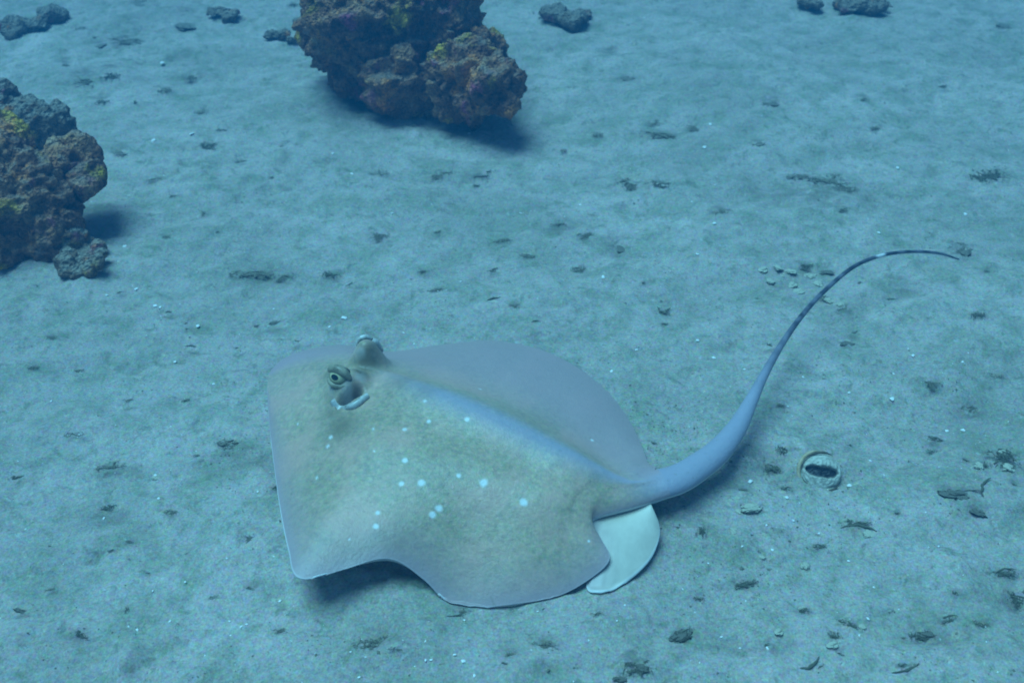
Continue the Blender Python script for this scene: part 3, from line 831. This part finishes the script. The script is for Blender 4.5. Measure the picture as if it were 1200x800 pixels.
# soft dark weed / detritus, some of it standing in for shaded pits
D_TUFT = [(387, 322, 24, .5, 0), (272, 324, 18, .5, 0), (195, 278, 18, .4, 0), (443, 277, 24, .5, 0), (575, 317, 18, .5, 0), (602, 358, 14, .5, -30), (680, 315, 18, .5, 10),
 (588, 282, 20, .4, 0), (652, 262, 26, .45, -20), (687, 278, 20, .5, 0), (845, 250, 24, .4, 0), (740, 215, 44, .2, -4), (775, 217, 24, .25, 0), (970, 212, 44, .2, -12), (995, 222, 30, .25, -10), (935, 207, 24, .2, 0),
 (1155, 208, 44, .25, 5), (765, 146, 20, .35, 0), (777, 158, 40, .2, 0), (845, 247, 22, .35, 0), (985, 247, 20, .4, 0), (1025, 150, 14, .5, 0), (815, 150, 16, .5, 0), (702, 159, 12, .6, 0),
 (129, 90, 20, .5, 0), (100, 97, 30, .35, -5), (75, 76, 14, .5, 0), (226, 90, 24, .4, 0), (244, 172, 18, .5, 10), (234, 132, 16, .4, 0), (145, 180, 18, .4, 0), (193, 106, 14, .5, 20), (333, 171, 16, .5, 0), (147, 51, 34, .35, 0),
 (871, 684, 40, .3, 17), (800, 743, 26, .5, 28), (1006, 614, 34, .3, -10), (1111, 727, 24, .35, 15), (1152, 732, 18, .45, -30), (994, 731, 22, .5, -30), (974, 747, 26, .6, 0), (940, 717, 20, .5, 0),
 (1178, 671, 32, .4, 10), (1191, 702, 34, .6, 0), (1122, 695, 20, .6, 0), (1152, 545, 18, .6, 0), (1094, 530, 14, .6, 0), (1100, 516, 24, .4, -25), (818, 702, 16, .5, 0), (824, 624, 16, .8, 50),
 (150, 634, 14, .5, 0), (294, 631, 28, .35, 0), (124, 594, 28, .5, 0), (127, 547, 34, .35, 8), (89, 510, 20, .5, 0), (272, 522, 34, .5, 0), (322, 571, 10, 1, 0), (328, 740, 16, .6, 0), (294, 688, 14, .5, 0), (150, 714, 16, .6, 0), (97, 744, 24, .5, 0), (232, 533, 14, .5, 0),
 (447, 752, 50, .4, 8), (465, 760, 20, .4, 10), (598, 768, 16, .6, 0), (638, 758, 28, .5, 0), (738, 777, 18, .6, 0), (793, 748, 16, .5, 0),
 (941, 313, 24, .5, -10), (989, 362, 22, .4, 0), (1000, 388, 18, .4, 0), (971, 350, 22, .5, 0), (1146, 370, 22, .4, 0), (1142, 478, 28, .4, 10), (914, 474, 14, .5, 0), (1090, 449, 30, .5, 0), (778, 365, 18, .6, 0),
 (907, 548, 30, .7, 0), (922, 528, 20, .8, 0), (925, 573, 20, .4, 0), (870, 575, 14, .5, 0), (1126, 296, 24, .6, 0), (300, 320, 50, .3, 0), (330, 325, 24, .5, 0), (903, 404, 14, .5, 0), (540, 716, 20, .4, 10),
 (1082, 744, 34, .5, -10), (1062, 780, 20, .4, 0), (745, 786, 40, .5, 0), (1176, 540, 34, .7, 0), (663, 22, 44, .4, 0), (512, 205, 30, .3, 0), (560, 205, 30, .3, 0), (440, 205, 24, .3, 0), (622, 300, 20, .4, 0), (510, 340, 18, .4, 0), (120, 120, 16, .5, 0), (180, 210, 14, .4, 0), (205, 230, 16, .4, 0), (240, 250, 18, .4, 0), (280, 190, 16, .4, 0), (1045, 350, 14, .4, 0), (1170, 440, 16, .5, 0), (960, 640, 16, .5, 0), (858, 660, 14, .5, 0), (700, 720, 14, .5, 0), (40, 430, 16, .5, 0), (90, 435, 14, .5, 0), (20, 560, 16, .5, 0), (60, 690, 18, .5, 0), (250, 700, 16, .5, 0), (200, 600, 16, .5, 0), (215, 470, 16, .5, 0), (150, 470, 14, .4, 0), (60, 395, 14, .5, 0)]
D_ARC = [(583, 350, 26, .45, 10), (1154, 570, 32, .6, 55), (1140, 575, 20, .5, -5), (1062, 784, 36, .7, 195), (944, 779, 42, .6, 200), (964, 781, 16, .6, 20),
 (1172, 530, 16, 1.2, 60), (1182, 534, 16, 1.2, -60), (1180, 550, 24, .9, 200), (1176, 545, 24, .8, 10), (1006, 618, 40, .5, -14), (1111, 724, 28, .6, 20), (740, 216, 40, .4, -6), (968, 214, 46, .4, -14),
 (535, 720, 24, .5, 200), (680, 317, 14, .5, 30), (1178, 668, 26, .5, 8)]
P_CHIP = [(894, 316, 9, .7, 0), (926, 318, 10, .7, 30), (912, 314, 8, .7, 0), (935, 343, 14, .4, 20), (903, 330, 9, .6, 0), (950, 323, 12, .6, 0), (928, 334, 9, .6, 40), (971, 352, 12, .5, 0), (958, 333, 10, .6, 0), (880, 596, 22, .4, 30),
 (1019, 627, 13, .7, 0), (944, 663, 10, .7, 0), (912, 740, 9, .8, 0), (1176, 533, 10, .8, 0), (1181, 548, 13, .7, 0), (1147, 546, 9, .8, 0), (182, 560, 8, .6, 0), (941, 713, 8, .7, 0), (975, 755, 12, .6, 0), (860, 622, 9, .7, 0), (866, 600, 8, .7, 0), (1010, 735, 8, .7, 0), (893, 653, 7, .7, 0), (985, 357, 9, .6, 0), (918, 322, 7, .7, 0)]
W_CHIP = [(182, 359, 6), (188, 360, 4), (403, 373, 7), (386, 383, 4), (146, 289, 5), (232, 382, 6), (321, 362, 3), (473, 390, 3), (160, 339, 5), (125, 346, 4), (205, 424, 4),
 (746, 410, 4), (717, 435, 5), (872, 433, 4), (707, 325, 5), (817, 298, 4), (837, 262, 4), (837, 420, 4), (817, 399, 5), (1131, 251, 5), (832, 146, 5), (826, 173, 5), (1052, 197, 4), (1030, 273, 4),
 (190, 74, 5), (180, 165, 6), (225, 157, 5), (1128, 504, 6), (922, 583, 5), (994, 657, 4), (1017, 725, 5), (1007, 744, 4), (879, 564, 7), (905, 644, 5), (867, 759, 3), (820, 776, 3), (845, 746, 4), (1156, 752, 3), (1169, 787, 3), (874, 704, 3), (995, 569, 6), (899, 759, 5),
 (94, 509, 6), (200, 550, 5), (182, 557, 5), (269, 728, 4), (270, 744, 4), (283, 734, 5), (289, 731, 4), (199, 728, 5), (179, 692, 3), (217, 682, 4), (186, 584, 4), (122, 607, 4), (240, 768, 3), (161, 738, 5), (328, 704, 5), (266, 654, 3), (302, 576, 3), (321, 652, 3),
 (499, 773, 4), (505, 773, 5), (543, 775, 7), (556, 791, 5), (723, 727, 3), (672, 798, 3), (630, 716, 3), (533, 767, 5), (1070, 417, 5), (1045, 468, 7), (836, 419, 4), (941, 442, 4), (1045, 480, 4), (1128, 424, 4), (995, 460, 4), (923, 476, 3), (1047, 438, 3),
 (550, 157, 4), (680, 240, 3), (540, 330, 3), (610, 250, 3), (460, 250, 3), (390, 180, 3), (1020, 540, 4), (1085, 600, 3), (870, 640, 4), (930, 610, 4), (960, 625, 4), (60, 470, 3), (30, 620, 3), (250, 450, 4), (200, 500, 3), (690, 750, 3), (800, 690, 3), (1100, 640, 3), (830, 660, 3)]

attr(ground_me, 'dirt_shade', dirt_shade_map(GX, GY, D_TUFT + D_LUMP))
for i, (u, v, wd, asp, ro) in enumerate(D_LUMP):  # many of these dark pieces replace mere shade beside sand bumps
    w_ = where(u, v)
    if wd < 15:
        place('shade_scrap', TUFT[i % 8], M_DARK, u, v, wd * 1.15, asp, ro, looks(wd, asp) + ' dark scrap of litter and bump shade ' + w_, 'weed', 'dark litter and shade scraps ' + w_, 0, .9)
        continue
    place('shade_rubble', LUMP[i % 6], M_STONE, u, v, wd * .95, asp * .85, ro + random.uniform(-8, 8), looks(wd, asp) + ' dark rubble stone and bump shade ' + w_, 'stone', 'dark rubble stones and bump shade ' + w_, -.03, .8)
for i, (u, v, wd, asp, ro) in enumerate(D_TUFT):
    w_ = where(u, v)
    place('weed_tuft', TUFT[i % 8], M_DARK if (u > 700 and v > 500) or i % 4 == 0 else M_MID, u, v, wd * (1.45 if v < 220 else 1.25), max(asp, .32) * 1.15, ro + random.uniform(-8, 8) + (180 if i % 2 else 0), looks(wd, asp) + ' dark weed tuft ' + w_, 'weed', 'weed tufts ' + w_, 0, .7)
for i, (u, v, wd, asp, ro) in enumerate(D_ARC):
    w_ = where(u, v)
    place('dead_twig', ARC[i % 6], M_DARK, u, v, wd, asp, ro, looks(wd, .4) + ' curved dark twig ' + w_, 'twig', 'dark twigs ' + w_, 0, .8)
for i, (u, v, wd, asp, ro) in enumerate(P_CHIP):
    w_ = where(u, v)
    place('coral_rubble', LUMP[(i + 2) % 6], M_PALE, u, v, wd, asp, ro + random.uniform(-20, 20), looks(wd, asp) + ' pale coral lump ' + w_, 'rubble', 'pale coral rubble ' + w_, .05, .9)
for i, (u, v, wd) in enumerate(W_CHIP):
    w_ = where(u, v)
    place('shell_chip', CHIP[i % 6], M_SHELL, u, v, wd * 1.05, .8, random.uniform(0, 360), 'tiny white shell chip ' + w_, 'shell', 'white shell chips ' + w_, .1, 1.0)

# ------------------------------------------------------------------ uncounted litter and grit
def scatter(n, size, keep, seed):
    rg = np.random.default_rng(seed)
    V, Fc = [], []
    y = rg.uniform(0.85, 4.8, n * 3); x = rg.uniform(-1, 1, n * 3) * (0.35 + 0.52 * y)
    k = keep(x, y) > rg.uniform(0, 1, n * 3)
    x, y = x[k][:n], y[k][:n]; z = ground(x, y)
    m = len(x)
    L = size * rg.lognormal(0, .45, m); a = rg.uniform(0, math.pi, m); asp = rg.uniform(.3, .9, m)
    P = np.stack((x, y, z), -1)
    d = np.stack((np.cos(a), np.sin(a), rg.normal(0, .25, m)), -1) * L[:, None]
    e = np.stack((-np.sin(a), np.cos(a), rg.normal(0, .25, m)), -1) * (L * asp)[:, None]
    t_ = np.zeros((m, 3)); t_[:, 2] = L * .35
    V = np.stack((P - d, P - e, P + d * .9, P + e * 1.1, P + t_), 1).reshape(-1, 3)
    i = np.arange(m)[:, None] * 5
    Fc = np.concatenate([np.hstack((i + p, i + q_, i + 4)) for p, q_ in ((0, 1), (1, 2), (2, 3), (3, 0))])
    return mesh_from('litter', V, Fc, False)

def dens(x, y):
    return np.clip((0.08 + 1.3 * np.maximum(fbm(x * 5, y * 7, s=41, o=3, g=.6), 0) ** 1.3) * (.35 + .65 / (1 + np.exp(-(x * 1.6 - y + 1.2) * 3))), 0, 1)
obj('detritus', scatter(26000, .0014, dens, 3), M_LIT, None, 'fine dark specks of detritus strewn over the whole sandy bed', 'detritus', None, 'stuff')
obj('shell_grit', scatter(2600, .0013, lambda x, y: np.clip(.3 + .7 * fbm(x * 3, y * 4, s=61, o=2), .05, 1), 5), M_SHELL, None, 'scattered white shell grit over the sandy bed', 'grit', None, 'stuff')

# ------------------------------------------------------------------ sea water haze
bm = bmesh.new(); bmesh.ops.create_cube(bm, size=1.0)
hz_me = bpy.data.meshes.new('haze'); bm.to_mesh(hz_me); bm.free()
hm = bpy.data.materials.new('sea_water'); hm.use_nodes = True
hm.node_tree.nodes.clear()
pv = hm.node_tree.nodes.new('ShaderNodeVolumePrincipled')
pv.inputs['Color'].default_value = (0.05, 0.45, 0.90, 1)
pv.inputs['Density'].default_value = 0.10
pv.inputs['Anisotropy'].default_value = 0.2
out = hm.node_tree.nodes.new('ShaderNodeOutputMaterial')
hm.node_tree.links.new(pv.outputs[0], out.inputs['Volume'])
hz = obj('haze', hz_me, hm, None, 'clear blue sea water fading the far sand', 'water', None, 'stuff')
hz.scale = (90, 90, 3.1)
hz.location = (0, 0, 0.45)
